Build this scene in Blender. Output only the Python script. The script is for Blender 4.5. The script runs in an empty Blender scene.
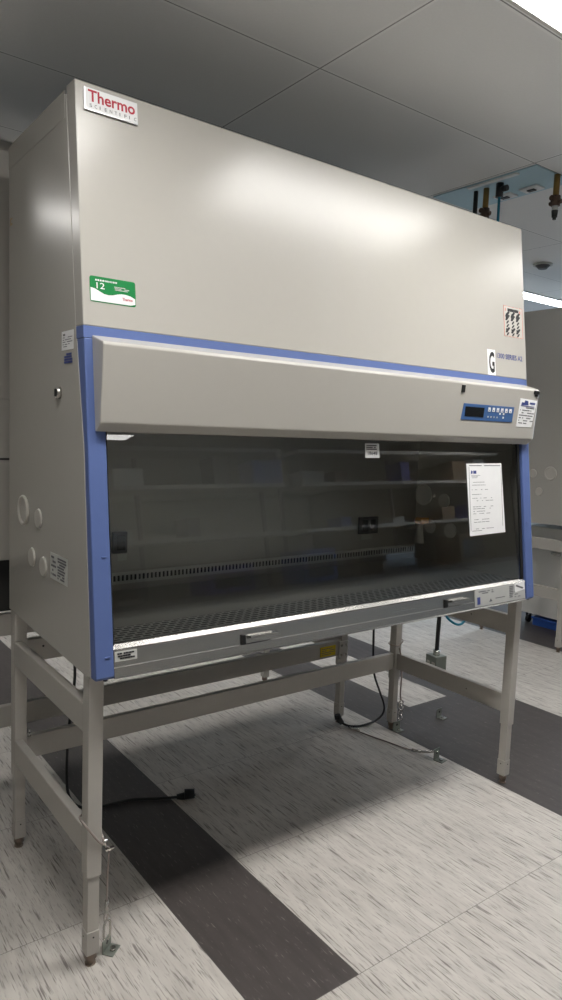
import bpy, bmesh, math, random
from mathutils import Vector, Matrix
random.seed(7)
SC = bpy.context.scene
COL = SC.collection
WL = {}

# ------------------------------------------------------------------ materials
def new_mat(name):
    m = bpy.data.materials.new(name); m.use_nodes = True
    nt = m.node_tree; nt.nodes.clear()
    out = nt.nodes.new('ShaderNodeOutputMaterial')
    b = nt.nodes.new('ShaderNodeBsdfPrincipled')
    nt.links.new(b.outputs[0], out.inputs[0])
    return m, nt, b, out

def paint(name, col, rough=0.5, metal=0.0, var=0.04, bump=0.0, scale=40, coat=0.0, spec=0.5):
    m, nt, b, out = new_mat(name)
    tc = nt.nodes.new('ShaderNodeTexCoord')
    n = nt.nodes.new('ShaderNodeTexNoise'); n.inputs['Scale'].default_value = scale
    n.inputs['Detail'].default_value = 3
    nt.links.new(tc.outputs['Object'], n.inputs['Vector'])
    mx = nt.nodes.new('ShaderNodeMix'); mx.data_type = 'RGBA'
    mx.inputs[6].default_value = (*[c*(1-var) for c in col], 1)
    mx.inputs[7].default_value = (*[min(1, c*(1+var)) for c in col], 1)
    nt.links.new(n.outputs['Fac'], mx.inputs[0])
    nt.links.new(mx.outputs[2], b.inputs['Base Color'])
    b.inputs['Roughness'].default_value = rough
    b.inputs['Metallic'].default_value = metal
    b.inputs['Specular IOR Level'].default_value = spec
    b.inputs['Coat Weight'].default_value = coat
    if bump:
        bp = nt.nodes.new('ShaderNodeBump'); bp.inputs['Strength'].default_value = bump
        bp.inputs['Distance'].default_value = 0.002
        n2 = nt.nodes.new('ShaderNodeTexNoise'); n2.inputs['Scale'].default_value = 350
        nt.links.new(tc.outputs['Object'], n2.inputs['Vector'])
        nt.links.new(n2.outputs['Fac'], bp.inputs['Height'])
        nt.links.new(bp.outputs[0], b.inputs['Normal'])
    return m

def emit(name, col, s):
    m = bpy.data.materials.new(name); m.use_nodes = True
    nt = m.node_tree; nt.nodes.clear()
    out = nt.nodes.new('ShaderNodeOutputMaterial'); e = nt.nodes.new('ShaderNodeEmission')
    e.inputs[0].default_value = (*col, 1); e.inputs[1].default_value = s
    nt.links.new(e.outputs[0], out.inputs[0]); return m

def lamp_emit(name, col, s):
    # prismatic diffuser: strongest straight down, weaker sideways
    m = bpy.data.materials.new(name); m.use_nodes = True
    nt = m.node_tree; nt.nodes.clear()
    out = nt.nodes.new('ShaderNodeOutputMaterial'); e = nt.nodes.new('ShaderNodeEmission')
    g = nt.nodes.new('ShaderNodeNewGeometry'); d = nt.nodes.new('ShaderNodeVectorMath'); d.operation = 'DOT_PRODUCT'
    nt.links.new(g.outputs['Normal'], d.inputs[0]); nt.links.new(g.outputs['Incoming'], d.inputs[1])
    a = math_node(nt, 'POWER', math_node(nt, 'ABSOLUTE', d.outputs['Value']), 1.6)
    nt.links.new(math_node(nt, 'MULTIPLY_ADD', a, s*0.85, s*0.15), e.inputs[1])
    e.inputs[0].default_value = (*col, 1)
    nt.links.new(e.outputs[0], out.inputs[0]); return m

def math_node(nt, op, a, b=None, c=None):
    n = nt.nodes.new('ShaderNodeMath'); n.operation = op
    for i, v in enumerate((a, b, c)):
        if v is None: continue
        if isinstance(v, (int, float)): n.inputs[i].default_value = v
        else: nt.links.new(v, n.inputs[i])
    return n.outputs[0]

def mixcol(nt, fac, a, b):
    n = nt.nodes.new('ShaderNodeMix'); n.data_type = 'RGBA'
    if isinstance(fac, (int, float)): n.inputs[0].default_value = fac
    else: nt.links.new(fac, n.inputs[0])
    for i, v in ((6, a), (7, b)):
        if isinstance(v, tuple): n.inputs[i].default_value = (*v, 1)
        else: nt.links.new(v, n.inputs[i])
    return n.outputs[2]

T = 0.3085
def floor_mat():
    m, nt, b, out = new_mat('vinyl_tile_floor')
    g = nt.nodes.new('ShaderNodeNewGeometry')
    sp = nt.nodes.new('ShaderNodeSeparateXYZ'); nt.links.new(g.outputs['Position'], sp.inputs[0])
    X, Y = sp.outputs[0], sp.outputs[1]
    def rng(v, a, c):
        return math_node(nt, 'MULTIPLY', math_node(nt, 'GREATER_THAN', v, a), math_node(nt, 'LESS_THAN', v, c))
    Y0 = -0.556
    bands = [rng(X, T, 2*T), rng(X, 6*T, 9*T), rng(X, 12.5*T, 40)]
    dark = math_node(nt, 'MULTIPLY', bands[0], math_node(nt, 'GREATER_THAN', Y, Y0))
    white = math_node(nt, 'MULTIPLY', rng(X, 7*T, 8*T), math_node(nt, 'GREATER_THAN', Y, Y0+4*T+0.015))
    d2 = math_node(nt, 'MULTIPLY', bands[1], math_node(nt, 'SUBTRACT', 1.0, white))
    dark = math_node(nt, 'MAXIMUM', math_node(nt, 'MAXIMUM', dark, d2), bands[2])
    # tile-wise tone
    tx = math_node(nt, 'FLOOR', math_node(nt, 'DIVIDE', X, T)); ty = math_node(nt, 'FLOOR', math_node(nt, 'DIVIDE', math_node(nt, 'SUBTRACT', Y, Y0), 2*T))
    cb = nt.nodes.new('ShaderNodeCombineXYZ'); nt.links.new(tx, cb.inputs[0]); nt.links.new(ty, cb.inputs[1])
    wn = nt.nodes.new('ShaderNodeTexWhiteNoise'); wn.noise_dimensions = '3D'; nt.links.new(cb.outputs[0], wn.inputs['Vector'])
    # streaks along Y
    def streak(sx, sy, lo, hi, off):
        mp = nt.nodes.new('ShaderNodeMapping'); mp.inputs['Scale'].default_value = (sx, sy, 1)
        mp.inputs['Location'].default_value = (off, off*0.7, 0)
        mp.inputs['Rotation'].default_value = (0, 0, math.radians(1.5))
        nt.links.new(g.outputs['Position'], mp.inputs[0])
        ad = nt.nodes.new('ShaderNodeVectorMath'); ad.operation = 'ADD'
        nt.links.new(mp.outputs[0], ad.inputs[0])
        sc = nt.nodes.new('ShaderNodeVectorMath'); sc.operation = 'SCALE'; sc.inputs['Scale'].default_value = 7.3
        nt.links.new(cb.outputs[0], sc.inputs[0]); nt.links.new(sc.outputs[0], ad.inputs[1])
        n = nt.nodes.new('ShaderNodeTexNoise'); n.inputs['Scale'].default_value = 1; n.inputs['Detail'].default_value = 2.5
        n.inputs['Roughness'].default_value = 0.6
        nt.links.new(ad.outputs[0], n.inputs['Vector'])
        mr = nt.nodes.new('ShaderNodeMapRange'); mr.inputs[1].default_value = lo; mr.inputs[2].default_value = hi
        nt.links.new(n.outputs['Fac'], mr.inputs[0]); return mr.outputs[0]
    s1 = streak(135, 7.5, 0.56, 0.66, 0); s2 = streak(190, 20, 0.57, 0.68, 31); soft = streak(30, 4, 0.35, 0.75, 11)
    st = math_node(nt, 'MAXIMUM', s1, math_node(nt, 'MULTIPLY', s2, 0.6))
    lightc = mixcol(nt, soft, (0.53, 0.50, 0.46), (0.41, 0.38, 0.35))
    lightc = mixcol(nt, math_node(nt, 'MULTIPLY', st, 0.8), lightc, (0.13, 0.11, 0.10))
    f1 = streak(170, 22, 0.62, 0.75, 55)
    darkc = mixcol(nt, soft, (0.072, 0.062, 0.059), (0.052, 0.045, 0.043))
    darkc = mixcol(nt, math_node(nt, 'MULTIPLY', f1, 0.55), darkc, (0.30, 0.26, 0.24))
    col = mixcol(nt, dark, lightc, darkc)
    tone = math_node(nt, 'MULTIPLY_ADD', wn.outputs['Value'], 0.07, 0.96)
    hs = nt.nodes.new('ShaderNodeHueSaturation'); nt.links.new(col, hs.inputs['Color']); nt.links.new(tone, hs.inputs['Value'])
    # seams
    def seam(v, off, per, w):
        u = math_node(nt, 'FRACT', math_node(nt, 'DIVIDE', math_node(nt, 'SUBTRACT', v, off), per))
        d = math_node(nt, 'MULTIPLY', math_node(nt, 'MINIMUM', u, math_node(nt, 'SUBTRACT', 1.0, u)), per)
        return math_node(nt, 'LESS_THAN', d, w)
    sm = math_node(nt, 'MAXIMUM', seam(Y, Y0, 2*T, 0.0011), math_node(nt, 'MULTIPLY', seam(X, 0, T, 0.0006), 0.5))
    col2 = mixcol(nt, math_node(nt, 'MULTIPLY', sm, 0.65), hs.outputs[0], (0.08, 0.07, 0.065))
    nt.links.new(col2, b.inputs['Base Color'])
    b.inputs['Roughness'].default_value = 0.43
    b.inputs['Specular IOR Level'].default_value = 0.32
    return m

def ceiling_mat():
    m, nt, b, out = new_mat('ceiling_tile_grid')
    g = nt.nodes.new('ShaderNodeNewGeometry')
    sp = nt.nodes.new('ShaderNodeSeparateXYZ'); nt.links.new(g.outputs['Position'], sp.inputs[0])
    def seam(v, off, per, w):
        u = math_node(nt, 'FRACT', math_node(nt, 'DIVIDE', math_node(nt, 'SUBTRACT', v, off), per))
        d = math_node(nt, 'MULTIPLY', math_node(nt, 'MINIMUM', u, math_node(nt, 'SUBTRACT', 1.0, u)), per)
        return math_node(nt, 'LESS_THAN', d, w)
    s = math_node(nt, 'MAXIMUM', seam(sp.outputs[0], 0.885, 1.234, 0.0025), seam(sp.outputs[1], 0.115, 0.617, 0.0022))
    bar = math_node(nt, 'MAXIMUM', seam(sp.outputs[0], 0.885, 1.234, 0.012), seam(sp.outputs[1], 0.115, 0.617, 0.012))
    n = nt.nodes.new('ShaderNodeTexNoise'); n.inputs['Scale'].default_value = 120
    nt.links.new(g.outputs['Position'], n.inputs['Vector'])
    base = mixcol(nt, n.outputs['Fac'], (0.80, 0.80, 0.79), (0.85, 0.85, 0.84))
    c = mixcol(nt, bar, base, (0.88, 0.88, 0.87))
    c = mixcol(nt, s, c, (0.30, 0.30, 0.30))
    nt.links.new(c, b.inputs['Base Color']); b.inputs['Roughness'].default_value = 0.8
    return m

def steel_mat(name, col, rough, metal=1.0, aniso=(3, 300, 300), amt=0.06):
    m, nt, b, out = new_mat(name)
    tc = nt.nodes.new('ShaderNodeTexCoord'); mp = nt.nodes.new('ShaderNodeMapping'); mp.inputs['Scale'].default_value = aniso
    nt.links.new(tc.outputs['Object'], mp.inputs[0])
    n = nt.nodes.new('ShaderNodeTexNoise'); n.inputs['Scale'].default_value = 1; n.inputs['Detail'].default_value = 3
    nt.links.new(mp.outputs[0], n.inputs['Vector'])
    r = math_node(nt, 'MULTIPLY_ADD', n.outputs['Fac'], amt, rough - amt/2)
    nt.links.new(r, b.inputs['Roughness'])
    b.inputs['Base Color'].default_value = (*col, 1); b.inputs['Metallic'].default_value = metal
    return m

def grille_mat():
    m, nt, b, out = new_mat('perforated_grille_steel')
    g = nt.nodes.new('ShaderNodeTexCoord')
    mp = nt.nodes.new('ShaderNodeMapping'); mp.inputs['Scale'].default_value = (1, 1, 1)
    mp.inputs['Rotation'].default_value = (0, 0, 0)
    nt.links.new(g.outputs['Object'], mp.inputs[0])
    br = nt.nodes.new('ShaderNodeTexBrick'); br.inputs['Scale'].default_value = 1.0
    br.inputs['Brick Width'].default_value = 0.030; br.inputs['Row Height'].default_value = 0.0185
    br.inputs['Mortar Size'].default_value = 0.0036; br.inputs['Mortar Smooth'].default_value = 0.0
    br.offset = 0.5
    nt.links.new(mp.outputs[0], br.inputs['Vector'])
    c = mixcol(nt, br.outputs['Fac'], (0.006, 0.006, 0.006), (0.60, 0.59, 0.56))
    nt.links.new(c, b.inputs['Base Color'])
    nt.links.new(br.outputs['Fac'], b.inputs['Metallic'])
    b.inputs['Roughness'].default_value = 0.35
    return m

def glass_mat():
    m = bpy.data.materials.new('sash_glass'); m.use_nodes = True
    nt = m.node_tree; nt.nodes.clear()
    out = nt.nodes.new('ShaderNodeOutputMaterial')
    tr = nt.nodes.new('ShaderNodeBsdfTransparent'); tr.inputs[0].default_value = (0.90, 0.91, 0.90, 1)
    gl = nt.nodes.new('ShaderNodeBsdfGlossy'); gl.inputs['Roughness'].default_value = 0.0
    fr = nt.nodes.new('ShaderNodeFresnel'); fr.inputs[0].default_value = 1.85
    ge = nt.nodes.new('ShaderNodeNewGeometry')
    f = math_node(nt, 'MULTIPLY', fr.outputs[0], math_node(nt, 'SUBTRACT', 1.0, ge.outputs['Backfacing']))
    mx = nt.nodes.new('ShaderNodeMixShader'); nt.links.new(f, mx.inputs[0]); nt.links.new(tr.outputs[0], mx.inputs[1]); nt.links.new(gl.outputs[0], mx.inputs[2])
    nt.links.new(mx.outputs[0], out.inputs[0])
    return m

ENAMEL = paint('beige_grey_enamel', (0.435, 0.418, 0.380), 0.25, var=0.015, bump=0.04, spec=0.55)
STANDP = paint('stand_powder_coat', (0.41, 0.39, 0.355), 0.42, var=0.03, bump=0.05)
WHITEP = paint('off_white_enamel', (0.62, 0.61, 0.58), 0.35, var=0.015)
BLUE = paint('blue_plastic', (0.09, 0.14, 0.335), 0.5, var=0.03, bump=0.03)
PANELBLUE = paint('control_overlay_blue', (0.05, 0.12, 0.29), 0.35)
BLACK = paint('black_plastic', (0.012, 0.012, 0.012), 0.4)
RUBBER = paint('black_rubber', (0.010, 0.010, 0.010), 0.5)
CHROME = steel_mat('chrome_metal', (0.62, 0.60, 0.57), 0.25)
STEEL = steel_mat('brushed_stainless', (0.46, 0.45, 0.43), 0.26)
LINER = steel_mat('interior_stainless', (0.48, 0.465, 0.435), 0.42)
GALV = steel_mat('galvanised_steel', (0.27, 0.29, 0.26), 0.45, 0.8)
CABLE = steel_mat('steel_wire_rope', (0.36, 0.31, 0.28), 0.5, 0.6, (400, 400, 400), 0.2)
FOOTM = paint('corroded_brass_foot', (0.25, 0.195, 0.155), 0.5, metal=0.6, var=0.3)
BRASS = paint('tarnished_brass', (0.30, 0.19, 0.06), 0.4, metal=0.8, var=0.25)
BRONZE = paint('dark_bronze', (0.10, 0.065, 0.045), 0.45, metal=0.6, var=0.2)
GRILLE = grille_mat()
GLASS = glass_mat()
FIELD = paint('label_field_grey', (0.44, 0.445, 0.43), 0.5, var=0.03)
PAPER = paint('white_paper', (0.80, 0.80, 0.80), 0.6, var=0.02)
GREYPAPER = paint('grey_label', (0.52, 0.53, 0.50), 0.5, var=0.05)
INK = paint('black_ink', (0.015, 0.015, 0.018), 0.6)
GREYINK = paint('grey_ink', (0.13, 0.13, 0.14), 0.6)
NAVY = paint('navy_ink', (0.04, 0.06, 0.22), 0.5)
RED = paint('red_ink', (0.42, 0.005, 0.03), 0.45)
PINK = paint('pale_red_ink', (0.62, 0.22, 0.18), 0.5)
GREEN = paint('green_label', (0.0, 0.20, 0.045), 0.4)
SILVER = steel_mat('silver_badge', (0.7, 0.7, 0.7), 0.3)
YELLOW = paint('yellow_label', (0.62, 0.46, 0.01), 0.5)
PORT = paint('port_plug_enamel', (0.50, 0.48, 0.435), 0.35)
LCD = paint('unlit_display', (0.008, 0.010, 0.012), 0.15)
SEAM = paint('dark_gap', (0.03, 0.03, 0.03), 0.8)
HEADBEV = ENAMEL
TEAL = paint('blue_air_hose', (0.0, 0.17, 0.26), 0.4)
LBLUE = paint('utility_panel_blue', (0.42, 0.60, 0.68), 0.35, var=0.05)
ORANGE = paint('orange_plastic', (0.75, 0.30, 0.02), 0.4)
BIN = paint('blue_bin_plastic', (0.03, 0.10, 0.40), 0.4)
PURPLE = paint('indigo_plastic', (0.06, 0.05, 0.30), 0.4)
SHELFM = paint('shelf_laminate', (0.60, 0.58, 0.54), 0.5)
CARD = paint('brown_cardboard', (0.24, 0.17, 0.11), 0.8, var=0.1)
WALLM = paint('wall_paint', (0.52, 0.50, 0.46), 0.7, var=0.02)
DARKMETAL = paint('dark_grey_metal', (0.09, 0.09, 0.095), 0.5)

# ------------------------------------------------------------------ mesh builder
class MB:
    def __init__(s, tf=None):
        s.v = []; s.f = []; s.sm = []; s.tf = tf
    def _add(s, vs, fs, smooth=False):
        o = len(s.v); s.v += [Vector(v) for v in vs]
        for f in fs: s.f.append([i+o for i in f]); s.sm.append(smooth)
        return s
    def box(s, x0, x1, y0, y1, z0, z1):
        vs = [(x, y, z) for x in (x0, x1) for y in (y0, y1) for z in (z0, z1)]
        return s._add(vs, [(0,1,3,2),(4,6,7,5),(0,4,5,1),(2,3,7,6),(0,2,6,4),(1,5,7,3)])
    def prism(s, poly, d, basis=None):
        # poly: list of 3D points (planar), extruded by vector d
        n = len(poly); d = Vector(d)
        vs = [Vector(p) for p in poly] + [Vector(p)+d for p in poly]
        fs = [tuple(range(n))[::-1], tuple(range(n, 2*n))] + [(i, (i+1) % n, n+(i+1) % n, n+i) for i in range(n)]
        return s._add(vs, fs)
    def px(s, poly, x0, x1):
        return s.prism([(x0, y, z) for y, z in poly], (x1-x0, 0, 0))
    def frame(s, M, pts2, h):
        # polygon in a local frame (M columns ax, ay, normal), thickness h along the normal
        P = [M @ Vector((a, b, 0)) for a, b in pts2]
        nrm = (M.to_3x3() @ Vector((0, 0, 1))) * h
        return s.prism(P, nrm)
    def fbox(s, M, x0, x1, y0, y1, h0, h1):
        P = [M @ Vector((a, b, h0)) for a, b in ((x0, y0), (x1, y0), (x1, y1), (x0, y1))]
        return s.prism(P, (M.to_3x3() @ Vector((0, 0, 1))) * (h1-h0))
    def cyl(s, p0, p1, r0, r1=None, n=20):
        p0, p1 = Vector(p0), Vector(p1); r1 = r0 if r1 is None else r1
        a = (p1-p0).normalized(); t = Vector((0, 0, 1)) if abs(a.z) < .9 else Vector((1, 0, 0))
        u = a.cross(t).normalized(); w = a.cross(u)
        vs = [p0+(u*math.cos(k*2*math.pi/n)+w*math.sin(k*2*math.pi/n))*r0 for k in range(n)]
        vs += [p1+(u*math.cos(k*2*math.pi/n)+w*math.sin(k*2*math.pi/n))*r1 for k in range(n)]
        s._add(vs, [(k, (k+1) % n, n+(k+1) % n, n+k) for k in range(n)], True)
        o = len(s.v)-2*n
        s.f += [[o+k for k in range(n)][::-1], [o+n+k for k in range(n)]]; s.sm += [False, False]
        return s
    def tube(s, pts, r, n=10, closed=False, sub=6):
        P = [Vector(p) for p in pts]
        if sub > 1 and len(P) > 2:
            Q = []; m = len(P); rg = range(m) if closed else range(m-1)
            for i in rg:
                g = (lambda k: P[k % m]) if closed else (lambda k: P[min(max(k, 0), m-1)])
                a, b, c, d = g(i-1), g(i), g(i+1), g(i+2)
                for j in range(sub):
                    t = j/sub
                    Q.append(0.5*((2*b)+(c-a)*t+(2*a-5*b+4*c-d)*t*t+(3*b-a-3*c+d)*t**3))
            if not closed: Q.append(P[-1])
            P = Q
        m = len(P); rings = []; up = None
        for i in range(m):
            if closed: a = (P[(i+1) % m]-P[i-1]).normalized()
            else: a = (P[min(i+1, m-1)]-P[max(i-1, 0)]).normalized()
            if up is None:
                t = Vector((0, 0, 1)) if abs(a.z) < .9 else Vector((1, 0, 0)); up = a.cross(t).normalized()
            u = (up - a*up.dot(a)).normalized(); up = u; w = a.cross(u)
            rings.append([P[i]+(u*math.cos(k*2*math.pi/n)+w*math.sin(k*2*math.pi/n))*r for k in range(n)])
        vs = [v for rr in rings for v in rr]; fs = []
        for i in range(m if closed else m-1):
            j = (i+1) % m
            for k in range(n): fs.append((i*n+k, i*n+(k+1) % n, j*n+(k+1) % n, j*n+k))
        s._add(vs, fs, True)
        if not closed:
            o = len(s.v)-len(vs)
            s.f += [[o+k for k in range(n)][::-1], [o+(m-1)*n+k for k in range(n)]]; s.sm += [False, False]
        return s
    def ring(s, c, ax, r, rt, n=28):
        c = Vector(c); a = Vector(ax).normalized(); t = Vector((0, 0, 1)) if abs(a.z) < .9 else Vector((1, 0, 0))
        u = a.cross(t).normalized(); w = a.cross(u)
        return s.tube([c+(u*math.cos(k*2*math.pi/n)+w*math.sin(k*2*math.pi/n))*r for k in range(n)], rt, 8, True, 1)
    def build(s, name, mat, parent=None, bevel=0.0, loc=None):
        vs = [s.tf(v) if s.tf else v for v in s.v]
        if loc is None:
            lo = Vector([min(v[i] for v in vs) for i in range(3)]); hi = Vector([max(v[i] for v in vs) for i in range(3)])
            loc = Vector(((lo.x+hi.x)/2, (lo.y+hi.y)/2, lo.z))
        loc = Vector(loc)
        me = bpy.data.meshes.new(name); me.from_pydata([v-loc for v in vs], [], s.f)
        for p, q in zip(me.polygons, s.sm): p.use_smooth = q
        bm = bmesh.new(); bm.from_mesh(me); bmesh.ops.recalc_face_normals(bm, faces=bm.faces); bm.to_mesh(me); bm.free()
        me.materials.append(mat)
        o = bpy.data.objects.new(name, me); COL.objects.link(o)
        WL[o] = loc
        if parent is not None:
            o.parent = parent; o.location = loc - WL[parent]
        else: o.location = loc
        if bevel:
            md = o.modifiers.new('bevel', 'BEVEL'); md.width = bevel; md.segments = 2; md.limit_method = 'ANGLE'; md.angle_limit = math.radians(40)
        return o

def tag(o, label=None, cat=None, group=None, kind=None):
    if label: o['label'] = label
    if cat: o['category'] = cat
    if group: o['group'] = group
    if kind: o['kind'] = kind
    return o
def thing(name, loc, label, cat, group=None):
    o = bpy.data.objects.new(name, None); COL.objects.link(o); o.location = loc; WL[o] = Vector(loc)
    o.empty_display_size = 0.1
    return tag(o, label, cat, group)

def text(name, s, M, w, h, mat, parent, thick=0.0006, bold=0.0, label=None):
    cu = bpy.data.curves.new('lettering', 'FONT'); cu.body = s; cu.offset = bold; cu.resolution_u = 3
    to = bpy.data.objects.new('lettering', cu); COL.objects.link(to)
    bpy.context.view_layer.update()
    me = bpy.data.meshes.new_from_object(to.evaluated_get(bpy.context.evaluated_depsgraph_get()))
    bpy.data.objects.remove(to); bpy.data.curves.remove(cu)
    xs = [v.co.x for v in me.vertices]; ys = [v.co.y for v in me.vertices]
    x0, x1, y0, y1 = min(xs), max(xs), min(ys), max(ys)
    b = MB()
    vs = [M @ Vector(((v.co.x-x0)/(x1-x0)*w, (v.co.y-y0)/(y1-y0)*h, thick)) for v in me.vertices]
    b._add(vs, [tuple(p.vertices) for p in me.polygons])
    bpy.data.meshes.remove(me)
    o = b.build(name, mat, parent)
    if label: o['label'] = label
    return o

# front sloped plane: (0, FY(z), z)
def FY(z): return 0.0002 + (z-2.347)*0.12172
NRM = Vector((0, -0.99267, 0.12083)); UPV = Vector((0, 0.12083, 0.99267)); AX = Vector((1, 0, 0))
def fframe(x, z, off=0.0, rot=0.0):
    o = Vector((x, FY(z), z)) + NRM*off
    M = Matrix((( AX.x, UPV.x, NRM.x, o.x), (AX.y, UPV.y, NRM.y, o.y), (AX.z, UPV.z, NRM.z, o.z), (0, 0, 0, 1)))
    return M @ Matrix.Rotation(rot, 4, 'Z')
def vframe(o, ax, up):
    ax, up = Vector(ax).normalized(), Vector(up).normalized(); n = ax.cross(up)
    return Matrix(((ax.x, up.x, n.x, o[0]), (ax.y, up.y, n.y, o[1]), (ax.z, up.z, n.z, o[2]), (0, 0, 0, 1)))

def marks(b, M, x0, x1, y0, y1, rows, h, seed=1, fill=0.75, wlo=0.02, whi=0.12, thick=0.0012):
    rnd = random.Random(seed); W = x1-x0
    for r in range(rows):
        y = y1 - (r+0.5)*(y1-y0)/rows; x = x0 + rnd.random()*0.05*W; end = x0 + W*(0.55+0.45*rnd.random())
        while x < end:
            w = W*(wlo+(whi-wlo)*rnd.random())
            if rnd.random() < fill: b.fbox(M, x, min(x+w, x1), y-h/2, y+h/2, 0, thick)
            x += w + W*0.018
    return b

# ------------------------------------------------------------------ biological safety cabinet
W = 1.9; XI0, XI1 = 0.051, 1.841; YB = 0.573; ZT = 2.347; ZB = 0.848
def cabinet(ox, oy, dz, flip, label, group=None, detail=True, W=1.9):
    XI1 = W-0.059
    """local frame: x across the front, front towards -y"""
    if flip: tf = lambda v: Vector((ox - v.x, oy - v.y, v.z+dz))
    else: tf = lambda v: Vector((v.x+ox, v.y+oy, v.z+dz))
    root = thing('biosafety_cabinet', tf(Vector((W/2, 0.2, 0.83))), label, 'safety cabinet', group)
    N = lambda: MB(tf)
    # outer shell behind the front mouldings
    b = N()
    fl = lambda z: FY(z) + (0.060 if z > 2 else 0.052)
    side = [(YB, ZB), (YB, ZT-0.002), (fl(ZT)+0.003, ZT-0.012), (FY(1.74)+0.052, 1.74), (FY(1.415)+0.026, 1.415), (FY(0.9)+0.034, 0.9), (FY(0.83)+0.040, 0.826), (FY(0.83)+0.10, 0.826)]
    b.px(side, 0, 0.018).px(side, W-0.018, W)
    b.box(0.018, W-0.018, YB-0.012, YB, ZB, ZT-0.002)
    b.box(0.018, W-0.018, 0.08, YB-0.012, ZT-0.016, ZT-0.002)
    b.box(0.018, W-0.018, -0.08, YB-0.012, ZB, ZB+0.012)
    b.build('body_shell', ENAMEL, root, 0.0015)
    # slightly proud top flange (its seam shows on the side)
    for xa, xb in ((-0.0008, 0.0), (W, W+0.0008)):
        b = N(); b.box(xa, xb, fl(ZT)+0.01, YB, ZT-0.07, ZT)
        b.build('top_flange', ENAMEL, root)
    # upper front panel
    b = N()
    b.px([(FY(1.731), 1.731), (FY(ZT), ZT), (FY(ZT)+0.004, ZT+0.006), (fl(ZT), ZT+0.006), (fl(1.74), 1.731)], 0, W)
    b.build('front_panel', ENAMEL, root, 0.003)
    # blue trim strip + blue posts
    b = N(); b.px([(FY(1.70)+0.0005, 1.70), (FY(1.731)+0.0005, 1.731), (FY(1.731)+0.050, 1.731), (FY(1.70)+0.050, 1.70)], 0.0, W)
    t = b.build('blue_trim_strip', BLUE, root, 0.001); t['label'] = 'blue strip below the upper panel'
    for sgn, xa in ((0, 0.001), (1, W-0.051)):
        b = N()
        prof = [(FY(1.70), 1.6995), (FY(0.838), 0.838), (FY(0.83)+0.006, 0.829), (FY(0.83)+0.036, 0.829), (FY(0.9)+0.034, 0.9), (FY(1.415)+0.026, 1.415), (FY(1.70)+0.050, 1.6995)]
        b.px(prof, xa, xa+0.050)
        po = b.build('side_post', BLUE, root, 0.003); po['label'] = 'blue front post on the %s side' % ('right' if sgn else 'left')
        for z in (1.142, 0.886):
            M = fframe(xa+(0.025 if not sgn else 0.013), z, 0)
            c = N(); c.fbox(M, 0, 0.014, 0, 0.0035, -0.001, 0.003); c.build('moulded_mark', BLUE, po, 0.001)
        c = N(); c.cyl((xa+0.033, FY(0.83)+0.02, 0.822), (xa+0.033, FY(0.83)+0.02, 0.832), 0.006, n=12); c.build('plug', BLACK, po)
    # control housing
    b = N()
    b.px([(FY(1.708)+0.002, 1.7085), (-0.1465, 1.688), (-0.1525, 1.681), (-0.1375, 1.486), (-0.113, 1.4635), (FY(1.463)+0.004, 1.4635)], 0.0225, W-0.021)
    hs = b.build('control_housing', ENAMEL, root, 0.003)
    hf = lambda x, z, off=0.0: vframe((x, -0.1525+(1.681-z)*(0.015/0.195)-off, z), (1, 0, 0), (0, -0.0767, 0.997))
    if detail:
        # control overlay
        M = hf(1.409, 1.549, 0.0)
        c = N(); c.frame(M, [(0.0, 0.0), (0.311, 0.0), (0.315, 0.06), (0.008, 0.06)], 0.002)
        cp = c.build('control_panel', PANELBLUE, hs, 0.0005); cp['label'] = 'blue keypad panel'
        c = N(); c.fbox(M, 0.018, 0.128, 0.013, 0.049, 0.0022, 0.0035); c.build('display', LCD, cp, 0.0005)
        for k in range(6):
            c = N(); x = 0.151+k*0.0265
            c.fbox(M, x, x+0.0145, 0.036, 0.052, 0.0022, 0.0038); c.build('button', PAPER, cp, 0.0005)
            i = N(); i.fbox(M, x+0.004, x+0.0085, 0.0385, 0.043, 0.0038, 0.0042); i.build('button_symbol', PANELBLUE, cp)
        for k in range(4):
            c = N(); x = 0.153+k*0.0185; c.fbox(M, x, x+0.006, 0.013, 0.019, 0.0022, 0.003); c.build('indicator', GREYPAPER, cp)
        for (x, y) in ((0.223, 0.027), (0.246, 0.027), (0.246, 0.013)):
            c = N(); c.fbox(M, x, x+0.008, y, y+0.007, 0.0022, 0.003); c.build('indicator', PAPER, cp)
        c = N(); c.fbox(hf(1.394, 1.648), 0, 0.018, 0, 0.026, 0, 0.004); c.build('key_slot', BLACK, hs, 0.001)
        c = N(); c.fbox(hf(1.842, 1.667), 0, 0.032, 0, 0.014, 0, 0.006).fbox(hf(1.852, 1.658), 0, 0.018, 0, 0.009, 0, 0.004)
        c.build('latch', BLACK, hs, 0.001)
        M = hf(1.752, 1.533) @ Matrix.Rotation(math.radians(-1.5), 4, 'Z')
        c = N(); c.frame(M, [(0, 0), (0.102, 0.004), (0.115, 0.112), (0.002, 0.114)], 0.0012)
        lb = c.build('service_label', PAPER, hs); lb['label'] = 'white and violet service label beside the keypad'
        c = N(); marks(c, M, 0.008, 0.105, 0.012, 0.084, 7, 0.0042, 5, 0.85, 0.03, 0.2, 0.0018); c.build('print', GREYINK, lb)
        c = N(); c.frame(M, [(0.012, 0.088), (0.06, 0.09), (0.055, 0.106), (0.035, 0.108), (0.03, 0.098), (0.016, 0.100)], 0.0018)
        c.fbox(M, 0.068, 0.104, 0.094, 0.102, 0, 0.0018).fbox(M, 0.01, 0.10, 0.0835, 0.0865, 0, 0.0018); c.build('emblem', NAVY, lb)
    # sash glass
    b = N(); M = fframe(XI0-0.004, 0.912, -0.020)
    b.fbox(M, 0, XI1-XI0+0.008, 0, 0.62, 0, 0.006); g = b.build('sash_glass', GLASS, root)
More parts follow.
